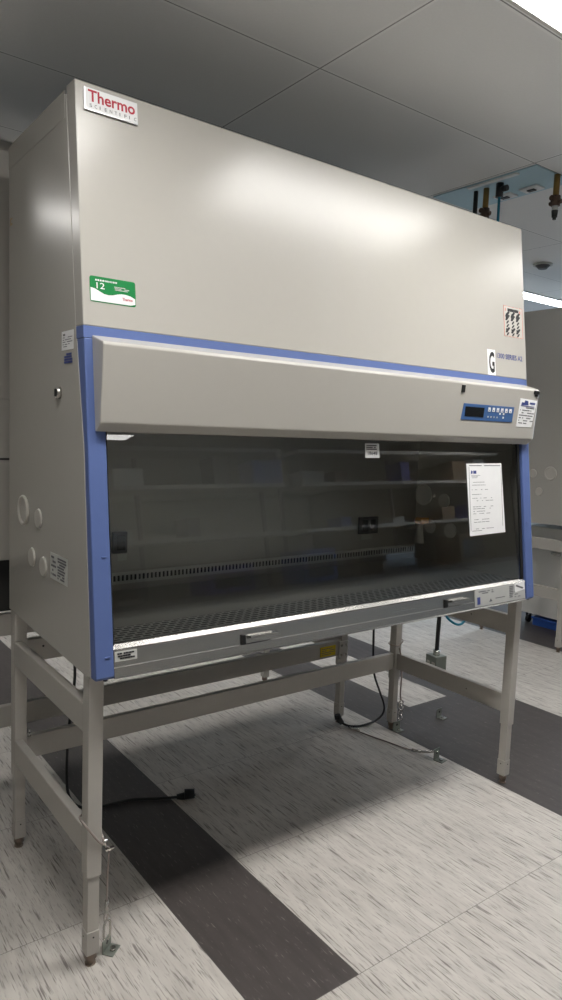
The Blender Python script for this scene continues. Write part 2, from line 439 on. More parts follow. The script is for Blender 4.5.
    for xa in (XI0-0.001, XI1-0.011):
        b = N(); b.fbox(fframe(xa, 0.912, -0.016), 0, 0.012 if xa > 0.5 else 0.006, 0, 0.56, 0.0, 0.008)
        b.build('glass_gasket', BLACK, root)
    # stainless sill
    b = N()
    b.px([(FY(0.915)+0.030, 0.9145), (FY(0.915)+0.0105, 0.9145), (FY(0.905)-0.0012, 0.9045), (FY(0.9)+0.002, 0.9005), (FY(0.858)+0.002, 0.858),
          (FY(0.856)+0.0008, 0.8568), (FY(0.835)+0.001, 0.834), (FY(0.83)-0.001, 0.8285), (FY(0.83)+0.02, 0.8285), (FY(0.9)+0.030, 0.905)], XI0, XI1)
    sill = b.build('front_sill', STEEL, root, 0.001); sill['label'] = 'stainless front sill'
    if detail:
        for xa in (0.448, 1.345):
            c = N(); M = fframe(xa, 0.862, -0.002)
            c.fbox(M, 0, 0.105, 0, 0.022, 0, 0.004).fbox(M, 0.018, 0.12, 0.014, 0.020, 0.004, 0.020).fbox(M, 0.022, 0.12, 0.008, 0.014, 0.018, 0.020)
            h = c.build('drain_handle', STEEL, sill, 0.001)
            c = N(); c.fbox(M, -0.002, 0.008, -0.004, 0.024, 0.0, 0.008); c.build('end_clip', BLACK, h)
        M = fframe(XI0+0.003, 0.872, 0.0)
        c = N(); c.fbox(M, 0, 0.062, 0, 0.026, -0.003, -0.0008)
        lb = c.build('small_print_label', GREYPAPER, sill); c = N(); marks(c, fframe(XI0+0.003, 0.872, -0.0008), 0.006, 0.058, 0.004, 0.023, 3, 0.004, 3, 0.8, 0.06, 0.16); c.build('print', INK, lb)
        # long specification label at the right end
        M = fframe(1.515, 0.838, 0.0)
        c = N(); c.fbox(M, 0, 0.322, 0, 0.066, -0.002, 0.0006); lb = c.build('specification_label', FIELD, sill)
        lb['label'] = 'long pale specification label on the right end of the sill'
        c = N(); c.fbox(M, 0.004, 0.205, 0.010, 0.062, 0, 0.0014).fbox(M, 0.2052, 0.31, 0.010, 0.062, 0, 0.0014); c.build('label_field', FIELD, lb)
        c = N(); c.fbox(M, 0.012, 0.030, 0.008, 0.036, 0, 0.002); c.build('blue_block', NAVY, lb)
        c = N(); marks(c, M, 0.012, 0.12, 0.045, 0.060, 2, 0.004, 8, 0.6, 0.05, 0.12, 0.002); c.build('print', GREYINK, lb); c = N(); marks(c, M, 0.215, 0.242, 0.012, 0.060, 7, 0.004, 9, 0.95, 0.2, 0.6, 0.002)
        c.build('print', GREYINK, lb); c = N(); marks(c, M, 0.248, 0.305, 0.008, 0.058, 5, 0.003, 10, 0.6, 0.06, 0.3, 0.002)
        c.build('print', GREYINK, lb); c = N(); c.frame(M, [(0.085, 0.012), (0.105, 0.012), (0.095, 0.024)], 0.002); c.build('warning_triangle', GREYINK, lb); c = N(); c.fbox(M, 0.125, 0.185, 0.02, 0.023, 0, 0.002); c.build('print', GREYINK, lb)
        M2 = fframe(1.768, 0.868, 0.001, math.radians(6)); c = N(); c.fbox(M2, 0, 0.066, 0, 0.034, 0, 0.0016); s2 = c.build('white_sticker', PAPER, sill)
        c = N(); c.frame(M2, [(0.006, 0.024), (0.012, 0.029), (0.056, 0.010), (0.05, 0.005)], 0.0022); c.build('print', GREYINK, s2)
    # interior liner
    b = N(); zi1 = 1.58
    b.box(XI0, XI1, 0.44, 0.447, 0.895, zi1).box(XI0-0.006, XI0, FY(1.3)+0.06, 0.447, 0.86, zi1).box(XI1, XI1+0.006, FY(1.3)+0.06, 0.447, 0.86, zi1)
    b.prism([(XI0-0.006, FY(0.9)+0.034, 0.86), (XI0-0.006, FY(0.9)+0.034, 0.92), (XI0-0.006, FY(1.3)+0.06, 1.33), (XI0-0.006, FY(1.3)+0.06, 0.86)], (0.006, 0, 0))
    b.prism([(XI1, FY(0.9)+0.034, 0.86), (XI1, FY(0.9)+0.034, 0.92), (XI1, FY(1.3)+0.06, 1.33), (XI1, FY(1.3)+0.06, 0.86)], (0.006, 0, 0))
    b.box(XI0, XI1, FY(1.58)+0.04, 0.44, zi1, zi1+0.006)
    b.build('interior_liner', LINER, root)
    b = N(); b.box(XI0, XI1, 0.010, 0.44, 0.893, 0.902); b.build('work_surface', LINER, root, 0.001)
    b = N(); b.box(XI0, XI1, -0.118, 0.010, 0.893, 0.9035); b.build('front_grille', GRILLE, root)
    b = N(); b.box(XI0, XI1, FY(0.9)+0.032, -0.118, 0.890, 0.905); b.build('sill_ledge', LINER, root)
    if detail:
        b = N(); b.box(XI0, XI1, 0.434, 0.439, 0.925, 0.935).box(XI0, XI1, 0.434, 0.439, 0.956, 0.966)
        n = 112
        for k in range(n+1):
            x = XI0+(XI1-XI0-0.006)*k/n; b.box(x, x+0.0062, 0.434, 0.439, 0.935, 0.956)
        rg = b.build('rear_slotted_strip', WHITEP, root); rg['label'] = 'bright slotted strip along the foot of the back wall'
        b = N(); b.box(XI0, XI1, 0.4385, 0.4398, 0.926, 0.965); b.build('slot_backing', SEAM, rg)
        for xa in (0.308, 1.47):
            c = N(); c.box(xa-0.002, xa+0.112 if xa > 1 else xa+0.052, 0.425, 0.4395, 1.036, 1.112); oc = c.build('interior_outlet', DARKMETAL, root, 0.003)
            for q in ((0.012, 0.06) if xa > 1 else (0.012,)):
                c = N(); c.box(xa+q, xa+q+0.03, 0.421, 0.4248, 1.048, 1.10); c.build('outlet_cover', LCD, oc, 0.002)
            c = N(); c.box(xa+0.02, xa+(0.09 if xa > 1 else 0.055), 0.4375, 0.4395, 1.008, 1.030); c.build('outlet_label', GREYPAPER, oc)
    # ports on both side walls (outside) and inside the right wall
    def ports(xs, sgn, small=False):
        specs = [(0.407, 1.203, 0.047, True), (0.266, 1.194, 0.030, False), (0.326, 1.067, 0.030, False), (0.219, 1.056, 0.030, False)]
        for (y, z, r, big) in specs:
            c = N()
            if big:
                c.ring((xs+sgn*0.004, y, z), (1, 0, 0), r-0.004, 0.0055); c.cyl((xs, y, z), (xs+sgn*0.003, y, z), r-0.004, n=28)
            else:
                c.cyl((xs, y, z), (xs+sgn*0.0055, y, z), r, r-0.003, n=28)
            c.build('port_plug', PORT, root)
    ports(0.0, -1); ports(W, 1)
    if detail:
        for (y, z, r) in ((0.424-0.03, 1.207, 0.048), (0.272, 1.191, 0.032), (0.345, 1.064, 0.032), (0.226, 1.060, 0.034)):
            c = N(); c.cyl((XI1, y, z), (XI1-0.003, y, z), r, n=28)
            if r > 0.04: c.ring((XI1-0.004, y, z), (1, 0, 0), r, 0.003)
            c.build('inner_port_plug', WHITEP, root)
        # service valve on the inner right wall
        c = N(); c.box(XI1-0.05, XI1-0.001, 0.352, 0.376, 1.076, 1.103).cyl((XI1-0.05, 0.345, 1.09), (XI1-0.05, 0.385, 1.09), 0.016, n=16)
        v = c.build('valve_handle', ORANGE, root, 0.003); v['label'] = 'orange valve handle on the inner right wall'
        c = N(); c.cyl((XI1-0.04, 0.372, 1.076), (XI1-0.04, 0.372, 0.985), 0.012, 0.022, n=16).cyl((XI1-0.045, 0.372, 1.06), (XI1-0.07, 0.42, 1.045), 0.006, 0.003, n=10)
        c.build('valve_body', PORT, v)
    # key lock on the left side
    c = N(); c.cyl((0, 0.093, 1.563), (-0.010, 0.093, 1.563), 0.017, 0.015, n=20).ring((-0.009, 0.093, 1.563), (1, 0, 0), 0.0125, 0.003)
    lk = c.build('cam_lock', CHROME, root)
    c = N(); c.cyl((-0.010, 0.093, 1.563), (-0.012, 0.093, 1.563), 0.009, n=16).box(-0.016, -0.012, 0.087, 0.092, 1.553, 1.573); c.build('lock_core', BLACK, lk)
    if not detail: return root
    # badge
    M = fframe(0.0215, 2.2785)
    c = N(); c.fbox(M, 0, 0.1475, 0, 0.0585, 0, 0.006); bd = c.build('brand_badge', SILVER, root, 0.001); bd['label'] = 'white badge with red lettering'
    Mf = fframe(0.0215, 2.2785, 0.006); c = N(); c.fbox(Mf, 0.003, 0.1455, 0.0035, 0.0565, 0, 0.0006); c.build('badge_face', PAPER, bd)
    text('lettering', 'Thermo', fframe(0.0315, 2.2785+0.0225, 0.0062), 0.129, 0.0305, RED, bd, 0.0012, 0.022)
    for k, ch in enumerate('SCIENTIFIC'):
        text('lettering', ch, fframe(0.0345+k*0.0136, 2.2785+0.008, 0.0062), 0.0019 if ch == 'I' else 0.0068, 0.0088, GREYINK, bd, 0.0012, 0.004)
    # green label
    M = fframe(0.0205, 1.794)
    r = 0.006
    def rr(x0, x1, y0, y1, r):
        P = []
        for (cx, cy, a0) in ((x1-r, y1-r, 0), (x0+r, y1-r, 90), (x0+r, y0+r, 180), (x1-r, y0+r, 270)):
            for k in range(5): a = math.radians(a0+k*22.5); P.append((cx+r*math.cos(a), cy+r*math.sin(a)))
        return P
    c = N(); c.frame(M, rr(0, 0.1265, 0, 0.066, r), 0.0008); gl = c.build('energy_label', GREEN, root); gl['label'] = 'green and white rounded label'
    P = [(0.002, 0.006), (0.006, 0.0025), (0.120, 0.0025), (0.1245, 0.006), (0.1245, 0.021), (0.112, 0.0265), (0.098, 0.029), (0.086, 0.029), (0.074, 0.0265), (0.062, 0.0225), (0.050, 0.021), (0.038, 0.0225), (0.026, 0.028), (0.014, 0.0335), (0.002, 0.036)]
    c = N()
    for i in range(5, len(P)-1):
        a, d = P[i], P[i+1]; c.frame(M, [(a[0], 0.0025), (a[0], a[1]), (d[0], d[1]), (d[0], 0.0025)], 0.0012)
    c.frame(M, [(0.112, 0.0025), (0.1245, 0.006), (0.1245, 0.021), (0.112, 0.0265)], 0.0012)
    c.build('white_swoosh', PAPER, gl)
    c = N(); marks(c, M, 0.010, 0.118, 0.0535, 0.0595, 1, 0.0042, 52, 1.0, 0.015, 0.045, 0.0014); c.build('small_white_print', PAPER, gl)
    text('lettering', '12', fframe(0.0205+0.018, 1.794+0.0345, 0.001), 0.022, 0.0155, PAPER, gl, 0.0006, 0.004)
    text('lettering', 'Thermo', fframe(0.0205+0.088, 1.794+0.0125, 0.001), 0.029, 0.0075, RED, gl, 0.0010, 0.02)
    c = N(); marks(c, M, 0.066, 0.116, 0.036, 0.047, 3, 0.0022, 4, 0.9, 0.1, 0.3, 0.0014); c.build('print', GREYPAPER, gl)
    # warning sheet
    M = fframe(1.757, 1.897)
    c = N(); c.fbox(M, 0, 0.127, 0, 0.123, 0, 0.0006); ws = c.build('warning_label', GREYPAPER if False else PORT, root); ws['label'] = 'red bordered warning label with black pictograms'
    c = N(); t_ = 0.0022
    for (a, b_) in ((0, t_), (0.125-t_, 0.125)): c.fbox(M, a, b_, 0, 0.123, 0, 0.0012)
    for k in range(5):
        x = 0.003+k*0.025; c.fbox(M, x, x+0.018, 0, 0.0018, 0, 0.0012).fbox(M, x, x+0.018, 0.1212, 0.123, 0, 0.0012)
    c.fbox(M, 0.010, 0.015, 0.102, 0.114, 0, 0.0012).fbox(M, 0.104, 0.112, 0.100, 0.111, 0, 0.0012); c.build('border', PINK, ws)
    c = N(); marks(c, M, 0.022, 0.098, 0.100, 0.116, 1, 0.012, 2, 1.0, 0.2, 0.35, 0.0012)
    rnd = random.Random(3)
    for iy, y in enumerate((0.090, 0.076, 0.058, 0.043, 0.026, 0.010)):
        for x in (0.024, 0.060, 0.094):
            s_ = 0.0155 if iy in (0, 1, 4) else 0.0095
            a = 0.55; c.frame(M, [(x-s_, y-s_*0.7), (x-s_*0.3, y-s_*0.75), (x+s_, y+s_*0.6), (x+s_*0.4, y+s_*0.8), (x-s_*0.6, y+s_*0.1)], 0.0012)
            if iy in (1, 4): c.fbox(M, x-0.012, x-0.006, y-0.004, y+0.006, 0, 0.0012)
    c.build('pictograms', INK, ws)
    # G label and model lettering
    M = fframe(1.642, 1.7325)
    c = N(); c.fbox(M, 0, 0.049, 0, 0.101, 0, 0.001); gb = c.build('letter_label', PAPER, root); gb['label'] = 'white label with black letter G'
    text('lettering', 'G', fframe(1.642+0.0075, 1.7325+0.0085, 0.0012), 0.035, 0.084, INK, gb, 0.0006, 0.03)
    text('model_lettering', '1300 SERIES A2', fframe(1.702, 1.803), 0.170, 0.021, NAVY, root, 0.0008, 0.02)
    # asset sticker on the glass
    M = fframe(0.977, 1.404, -0.013)
    c = N(); c.fbox(M, 0, 0.067, 0, 0.049, 0, 0.0006); sk = c.build('asset_sticker', PAPER, root)
    text('lettering', '18648', fframe(0.977+0.012, 1.404+0.010, -0.0124), 0.044, 0.011, INK, sk, 0.0006, 0.01)
    c = N(); marks(c, fframe(0.977, 1.404, -0.0124), 0.006, 0.060, 0.026, 0.045, 3, 0.0035, 12, 0.85, 0.08, 0.2); c.build('print', GREYINK, sk)
    # stickers on the left side (plane x=0, facing -x)
    L = lambda y, z: vframe((-0.0004, y, z), (0, -1, 0), (0, 0, 1))
    M = L(0.078, 1.676); c = N(); c.fbox(M, 0, 0.088, 0, 0.050, 0, 0.0006); sk = c.build('side_sticker', PAPER, root)
    c = N(); c.fbox(M, 0.012, 0.026, 0.038, 0.043, 0, 0.0012); marks(c, M, 0.008, 0.08, 0.006, 0.036, 5, 0.0018, 6, 0.7, 0.05, 0.15); c.build('print', GREYINK, sk)
    M = L(0.060, 1.640); c = N(); marks(c, M, 0, 0.062, 0, 0.028, 4, 0.0055, 14, 0.9, 0.12, 0.3, 0.0008); nb = c.build('side_print', NAVY, root); nb['label'] = 'dark blue code printed below the small sticker'
    M = L(0.160, 1.035); c = N(); c.fbox(M, 0, 0.140, 0, 0.076, 0, 0.0006); sk = c.build('rating_label', GREYPAPER, root); sk['label'] = 'grey rating label with small print'
    c = N(); marks(c, M, 0.006, 0.05, 0.008, 0.070, 5, 0.006, 15, 0.85, 0.1, 0.3); c.build('print', GREYINK, sk); c = N(); marks(c, M, 0.060, 0.132, 0.006, 0.070, 8, 0.005, 16, 0.9, 0.08, 0.25); c.build('print', GREYINK, sk)
    M = L(0.556, 2.10); c = N(); c.fbox(M, 0, 0.018, 0, 0.006, 0, 0.0008).fbox(M, 0, 0.005, 0, 0.022, 0, 0.0008).fbox(M, 0, 0.018, 0.018, 0.022, 0, 0.0008); c.build('adhesive_remnant', BRASS, root)
    return root

cabinet(0, 0, 0, False, 'large beige and blue biosafety cabinet with sloped glass front, on the foreground stand')
# second one stands back to back with the first, third beyond it to the right
c2 = cabinet(1.72, 1.305, 0.045, True, 'beige cabinet back to back behind the front one, a sliver at the left edge', detail=False)
yk = 1.305-0.573
b = MB(); b.box(-0.17, 1.2, yk-0.006, yk-0.0005, 0.80, 0.985); o = b.build('rear_kick_panel', BLACK, c2); o['label'] = 'black strip along the foot of the back'
b = MB(); b.box(-0.17, 1.2, yk-0.003, yk-0.0005, 1.343, 1.350); b.build('panel_seam', SEAM, c2)
b = MB(); b.box(-0.17, 1.6, yk-0.004, yk-0.0005, 1.556, 2.36); b.build('upper_back_panel', STANDP, c2, 0.002)
cabinet(3.80+1.2, 0.81+0.573, 0.05, True, 'grey cabinet at the right edge, its ported side wall towards the viewer', detail=False, W=1.2)

# inspection sheet taped to the glass
M = fframe(1.508, 1.108, -0.0125, 0)
b = MB(); b.frame(M, [(0.006, 0.000), (0.228, 0.004), (0.216, 0.281), (-0.002, 0.279)], 0.0008)
doc = b.build('inspection_sheet', PAPER); tag(doc, 'white printed inspection sheet taped to the right part of the glass sash', 'paper sheet')
b = MB(); Mi = fframe(1.508, 1.108, -0.0117)
for (x0_, x1_, y0_, y1_) in ((0.014, 0.090, 0.270, 0.273), (0.105, 0.208, 0.270, 0.273), (0.012, 0.0135, 0.02, 0.268), (0.212, 0.2135, 0.03, 0.265), (0.02, 0.08, 0.018, 0.0195)):
    b.fbox(Mi, x0_, x1_, y0_, y1_, 0, 0.0004)
marks(b, Mi, 0.025, 0.085, 0.222, 0.236, 3, 0.0014, 21, 0.8, 0.1, 0.25, 0.0004)
for i, (y, x1_, sd) in enumerate(((0.207, .14, 1), (0.196, .17, 2), (0.178, .13, 3), (0.160, .09, 4), (0.145, .20, 5), (0.135, .20, 6), (0.112, .20, 7), (0.104, .205, 8), (0.094, .12, 9), (0.085, .20, 10), (0.062, .15, 11), (0.052, .19, 12), (0.026, .16, 13))):
    marks(b, Mi, 0.025, x1_, y-0.003, y+0.003, 1, 0.0018, 40+sd, 0.7, 0.03, 0.14, 0.0004)
b.build('printed_lines', GREYINK, doc)
b = MB(); b.frame(Mi, [(0.022, 0.240), (0.032, 0.240), (0.034, 0.250), (0.026, 0.253)], 0.0005).fbox(Mi, 0.038, 0.056, 0.240, 0.252, 0, 0.0005); b.build('blue_emblem', NAVY, doc)

# ------------------------------------------------------------------ stands
def stand(ox, oy, dz, flip, label, group=None, detail=True, W=1.9):
    if flip: tf = lambda v: Vector((ox-v.x, oy-v.y, v.z))
    else: tf = lambda v: Vector((v.x+ox, v.y+oy, v.z))
    root = thing('cabinet_stand', tf(Vector((W/2, 0.225, 0))), label, 'metal stand', group)
    x0, x1, y0, y1 = 0.005, W-0.005, -0.1265, 0.573; s = 0.042
    N = lambda: MB(tf)
    for (lx, ly) in ((x0, y0), (x1-s+(0 if flip else 0.012), y0), (x0, y1-s), (x1-s, y1-s)):
        b = N(); zt = (0.825 if ly < 0 else 0.8455)+dz
        b.box(lx, lx+s, ly, ly+s, 0.262+dz, zt)
        lg = b.build('leg', STANDP, root, 0.003)
        cx, cy = lx+s/2, ly+s/2; h = 0.017
        c = N(); c.box(cx-h, cx+h, cy-h, cy+h, 0.06, 0.30+dz); tl = c.build('inner_tube', STANDP, lg, 0.002)
        c = N(); c.box(cx-h-0.002, cx+h+0.002, cy-h-0.002, cy+h+0.002, 0.036, 0.104)
        c.build('end_sleeve', STANDP, lg, 0.002)
        c = N()
        for q in (-1, 1):
            c.cyl((cx, cy+q*(h+0.0036), 0.088), (cx, cy+q*(h+0.004), 0.088), 0.0026, n=8); c.cyl((cx+q*(h+0.0036), cy, 0.088), (cx+q*(h+0.004), cy, 0.088), 0.0026, n=8)
        c.build('pin_hole', BLACK, lg)
        c = N(); c.cyl((cx, cy, 0.0), (cx, cy, 0.004), 0.015, n=18).cyl((cx, cy, 0.004), (cx, cy, 0.016), 0.011, n=18).cyl((cx, cy, 0.016), (cx, cy, 0.036), 0.0165, n=6).cyl((cx, cy, 0.036), (cx, cy, 0.050), 0.010, n=18)
        c.build('levelling_foot', FOOTM, lg)
    rails = []
    t_ = 0.028
    for (za, zb) in ((0.660, 0.740), (0.315, 0.395)):
        za += dz; zb += dz
        for xx in (x0+0.0005, x1-t_-0.0005):
            b = N(); b.box(xx, xx+t_, y0+s-0.002, y1-s+0.002, za, zb); r = b.build('side_rail', STANDP, root, 0.003)
            if xx > 0.5:
                c = N(); xo = xx; c.cyl((xo-0.0008, 0.10, (za+zb)/2), (xo+0.0008, 0.10, (za+zb)/2), 0.003, n=10); c.build('bolt_hole', BLACK, r)
        b = N(); b.box(x0+s-0.002, x1-s+0.002, y1-t_-0.004, y1-0.004, za, zb); r = b.build('rear_rail', STANDP, root, 0.003)
        if za < 0.5: continue
        c = N(); c.cyl((x0+0.10, y1-t_-0.005, zb-0.03), (x0+0.10, y1-t_-0.0038, zb-0.03), 0.004, n=10); c.build('bolt_hole', BLACK, r)
    if not flip:
        c = N(); c.cyl((x0+s+0.008, y1-t_-0.012, 0.40), (x0+s+0.008, y1-t_-0.012, 0.412), 0.006, n=10).cyl((x0+s+0.008, y1-t_-0.012, 0.412), (x0+s+0.008, y1-t_-0.012, 0.425), 0.003, n=8); c.build('bolt', CHROME, root)
    return root
stand(0, 0, 0, False, 'beige steel frame stand with four legs under the foreground cabinet')
s2 = stand(1.72, 1.305, 0.045, True, 'beige frame stand behind the foreground one, yellow sticker on its rear rail')
stand(3.80+1.2, 0.81+0.573, 0.05, True, 'pale frame stand under the cabinet at the right edge', W=1.2)
# bolt plate and sticker on the second stand's rail that faces us
yb = 1.305-0.573
b = MB(); b.box(1.655, 1.712, yb-0.005, yb+0.004, 0.345, 0.435); bp = b.build('bolt_plate', STANDP, s2, 0.001)
c = MB()
for z in (0.365, 0.415): c.cyl((1.668, yb-0.009, z), (1.668, yb-0.005, z), 0.006, n=6); c.cyl((1.699, yb-0.009, z), (1.699, yb-0.005, z), 0.006, n=6)
c.build('bolt', CHROME, bp)
b = MB(); b.box(1.535, 1.633, yb-0.0005, yb+0.0035, 0.372, 0.422); ys = b.build('yellow_sticker', YELLOW, s2); ys['label'] = 'yellow warning sticker'
b = MB(); marks(b, vframe((1.54, yb-0.0006, 0.378), (1, 0, 0), (0, 0, 1)), 0, 0.088, 0, 0.038, 4, 0.0035, 30, 0.9, 0.1, 0.3, 0.0006); b.build('print', GREYINK, ys)

# ------------------------------------------------------------------ cords, tethers, brackets
b = MB(); b.tube([(0.262, 0.655, 0.846), (0.262, 0.66, 0.62), (0.262, 0.66, 0.52), (0.25, 0.665, 0.40), (0.243, 0.67, 0.30), (0.240, 0.675, 0.17), (0.248, 0.68, 0.07), (0.275, 0.672, 0.018), (0.32, 0.632, 0.007), (0.40, 0.622, 0.007), (0.48, 0.608, 0.007), (0.572, 0.560, 0.007), (0.64, 0.524, 0.009)], 0.0055)
pc = b.build('power_cord', RUBBER); tag(pc, 'black power cord curling over the dark floor stripe, its plug lying free', 'power cord')
b = MB(); b.cyl((0.635, 0.527, 0.010), (0.662, 0.512, 0.012), 0.010, 0.015, n=12).cyl((0.662, 0.512, 0.020), (0.697, 0.493, 0.022), 0.020, 0.018, n=12); pl = b.build('plug', RUBBER, pc)
b = MB()
for q in (-0.006, 0.006): b.cyl((0.694+q*0.5, 0.495+q*0.85, 0.015), (0.712+q*0.5, 0.4855+q*0.85, 0.0155), 0.0018, n=8)
b.build('prong', CHROME, pl)
b = MB(); b.tube([(1.78, 0.625, 0.70), (1.782, 0.62, 0.52), (1.785, 0.615, 0.36), (1.80, 0.615, 0.27), (1.845, 0.62, 0.18), (1.895, 0.63, 0.09), (1.905, 0.645, 0.035), (1.865, 0.65, 0.008), (1.80, 0.64, 0.007), (1.735, 0.645, 0.007), (1.69, 0.668, 0.010), (1.668, 0.695, 0.02)], 0.0055)
pc = b.build('power_cord', RUBBER); tag(pc, 'black power cord looping down between the right rear legs to a plug', 'power cord')
b = MB(); b.cyl((1.668, 0.693, 0.018), (1.655, 0.712, 0.040), 0.012, 0.018, n=12).cyl((1.655, 0.712, 0.040), (1.650, 0.716, 0.060), 0.018, 0.015, n=12); b.build('plug', RUBBER, pc)

def bracket(x, y, sx, sy, ang, label, mat=GALV, hgt=0.055, group=None):
    R_ = Matrix.Rotation(ang, 4, 'Z'); tf = lambda v: R_ @ v + Vector((x, y, 0))
    t = thing('floor_bracket', (x, y, 0), label, 'floor bracket', group)
    b = MB(tf); b.box(-sx/2, sx/2, -sy/2, sy/2, 0.0, 0.004); b.build('base_plate', mat, t, 0.0008)
    b = MB(tf); b.box(-sx/2, sx/2, sy/2-0.004, sy/2, 0.004, hgt); b.build('upright_plate', mat, t, 0.0008)
    b = MB(tf); b.cyl((0, sy/2-0.0045, hgt*0.62), (0, sy/2-0.0041, hgt*0.62), 0.006, n=14); b.build('eye_hole', BLACK, t)
    b = MB(tf); b.cyl((0, -0.004, 0.004), (0, -0.004, 0.011), 0.009, n=6); b.build('anchor_bolt', CHROME, t)
    return t
# front-left tether
bracket(0.092, -0.095, 0.046, 0.034, math.radians(38), 'small green-grey floor bracket beside the front left foot, holding a shackle', hgt=0.038)
b = MB(); zl = 0.40
b.tube([(-0.002, -0.09, 0.425), (-0.005, -0.13, 0.425), (0.015, -0.1335, 0.395), (0.035, -0.132, 0.365), (0.052, -0.125, 0.350), (0.056, -0.10, 0.365), (0.048, -0.078, 0.395), (0.02, -0.0755, 0.42)], 0.0032, 8, True)
te = b.build('wire_tether', CABLE); tag(te, 'thin steel wire tether looped round the front left leg down to the floor bracket', 'wire tether')
b = MB(); b.tube([(0.052, -0.128, 0.352), (0.062, -0.125, 0.338), (0.072, -0.118, 0.325), (0.074, -0.11, 0.30), (0.075, -0.10, 0.22), (0.075, -0.098, 0.135)], 0.0024, 8); b.build('wire', CABLE, te)
b = MB(); b.cyl((0.075, -0.098, 0.125), (0.075, -0.098, 0.160), 0.0055, n=10).cyl((0.052, -0.129, 0.346), (0.058, -0.126, 0.362), 0.006, n=10).box(0.060, 0.084, -0.124, -0.114, 0.322, 0.328); b.build('ferrule', CHROME, te)
b = MB(); b.tube([(0.075, -0.098, 0.128), (0.070, -0.095, 0.11), (0.074, -0.09, 0.085), (0.080, -0.093, 0.11)], 0.0026, 8, True)
b.tube([(0.078, -0.090, 0.094), (0.090, -0.086, 0.085), (0.092, -0.084, 0.045), (0.084, -0.082, 0.030), (0.072, -0.090, 0.040), (0.070, -0.094, 0.080)], 0.0034, 8, True); b.build('shackle', CHROME, te)
# long tether across the floor at the right
b = MB(); b.tube([(1.672, 0.715, 0.03), (1.675, 0.700, 0.012), (1.686, 0.655, 0.006), (1.705, 0.56, 0.004), (1.735, 0.44, 0.004), (1.762, 0.33, 0.005), (1.786, 0.26, 0.012), (1.800, 0.215, 0.026)], 0.0032, 8)
te = b.build('wire_tether', CABLE); tag(te, 'steel wire tether stretched along the floor to the bracket at the dark tile edge', 'wire tether')
b = MB(); b.cyl((1.684, 0.665, 0.007), (1.698, 0.60, 0.007), 0.0065, n=10).cyl((1.768, 0.312, 0.007), (1.782, 0.270, 0.011), 0.0065, n=10); b.build('ferrule', CHROME, te)
b = MB(); b.tube([(1.782, 0.272, 0.013), (1.800, 0.235, 0.022), (1.812, 0.196, 0.034), (1.800, 0.200, 0.034), (1.784, 0.240, 0.022)], 0.004, 8, True); b.build('shackle', CHROME, te)
bracket(1.808, 0.175, 0.044, 0.045, math.radians(8), 'green-grey floor bracket at the edge of the dark tiles with the long wire attached', hgt=0.052)
bracket(2.195, 0.495, 0.042, 0.042, math.radians(5), 'empty steel floor bracket standing alone on the dark tiles', hgt=0.048)
# rear right leg tether
bracket(1.880, 0.508, 0.05, 0.03, math.radians(0), 'steel floor bracket at the foot of the right rear leg with hanging wire', hgt=0.045)
b = MB(); b.tube([(1.848, 0.5285, 0.44), (1.848, 0.575, 0.44), (1.90, 0.575, 0.46), (1.90, 0.5285, 0.46), (1.875, 0.5265, 0.44)], 0.003, 8, True)
te = b.build('wire_tether', CABLE); tag(te, 'steel wire tether wound round the right rear leg and hanging to its bracket', 'wire tether')
b = MB(); b.tube([(1.868, 0.520, 0.43), (1.876, 0.508, 0.36), (1.884, 0.510, 0.28), (1.880, 0.508, 0.20), (1.886, 0.506, 0.155)], 0.0042, 8); b.build('wire', CABLE, te)
b = MB()
for k, z in enumerate((0.145, 0.120, 0.095, 0.070)):
    ax = (1, 0, 0) if k % 2 else (0, 1, 0); b.ring((1.887, 0.505, z), ax, 0.013, 0.0034, 14)
b.build('chain_link', CHROME, te)

# ------------------------------------------------------------------ things at the ceiling
up = thing('utility_panel', (2.33, 0.39, 2.68), 'pale blue ceiling service panel with white socket plates, above the cabinet corner', 'ceiling panel')
b = MB(); b.box(2.135, 2.435, 0.115, 0.71, 2.694, 2.70-0.0005); b.build('panel_plate', LBLUE, up, 0.001)
for y in (0.445, 0.295):
    b = MB(); b.box(2.335, 2.405, y-0.05, y+0.05, 2.686, 2.694); sp_ = b.build('socket_plate', PAPER, up, 0.002)
    b = MB(); b.box(2.357, 2.383, y-0.02, y+0.02, 2.680, 2.686); b.build('socket', BLACK, sp_, 0.002)
b = MB(); b.box(2.14, 2.165, 0.22, 0.50, 2.688, 2.694); b.build('white_strip', PAPER, up)
def valve(x, y, label, col2=True):
    t = thing('gas_valve', (x, y, 2.50), label, 'gas valve')
    b = MB(); b.cyl((x, y, 2.60), (x, y, 2.694), 0.014, n=16); b.build('pipe', BRASS, t)
    b = MB(); b.cyl((x, y, 2.555), (x, y, 2.60), 0.022, n=8).cyl((x-0.035, y, 2.585), (x+0.035, y, 2.585), 0.012, n=12).cyl((x, y-0.03, 2.57), (x, y+0.03, 2.57), 0.009, n=12); b.build('valve_body', BRONZE, t, 0.001)
    b = MB(); b.cyl((x, y, 2.535), (x, y, 2.555), 0.014, n=14); b.build('collar', GREYPAPER, t)
    b = MB(); b.cyl((x, y, 2.505), (x, y, 2.535), 0.012, 0.015, n=14).cyl((x, y, 2.495), (x, y, 2.505), 0.008, n=14); b.build('hose_nozzle', BLACK, t)
valve(2.22, 0.445, 'tarnished brass gas valve on the blue ceiling panel, beside the black cord')
valve(2.30, 0.115, 'tarnished brass gas valve hanging free at the right end of the blue ceiling panel')
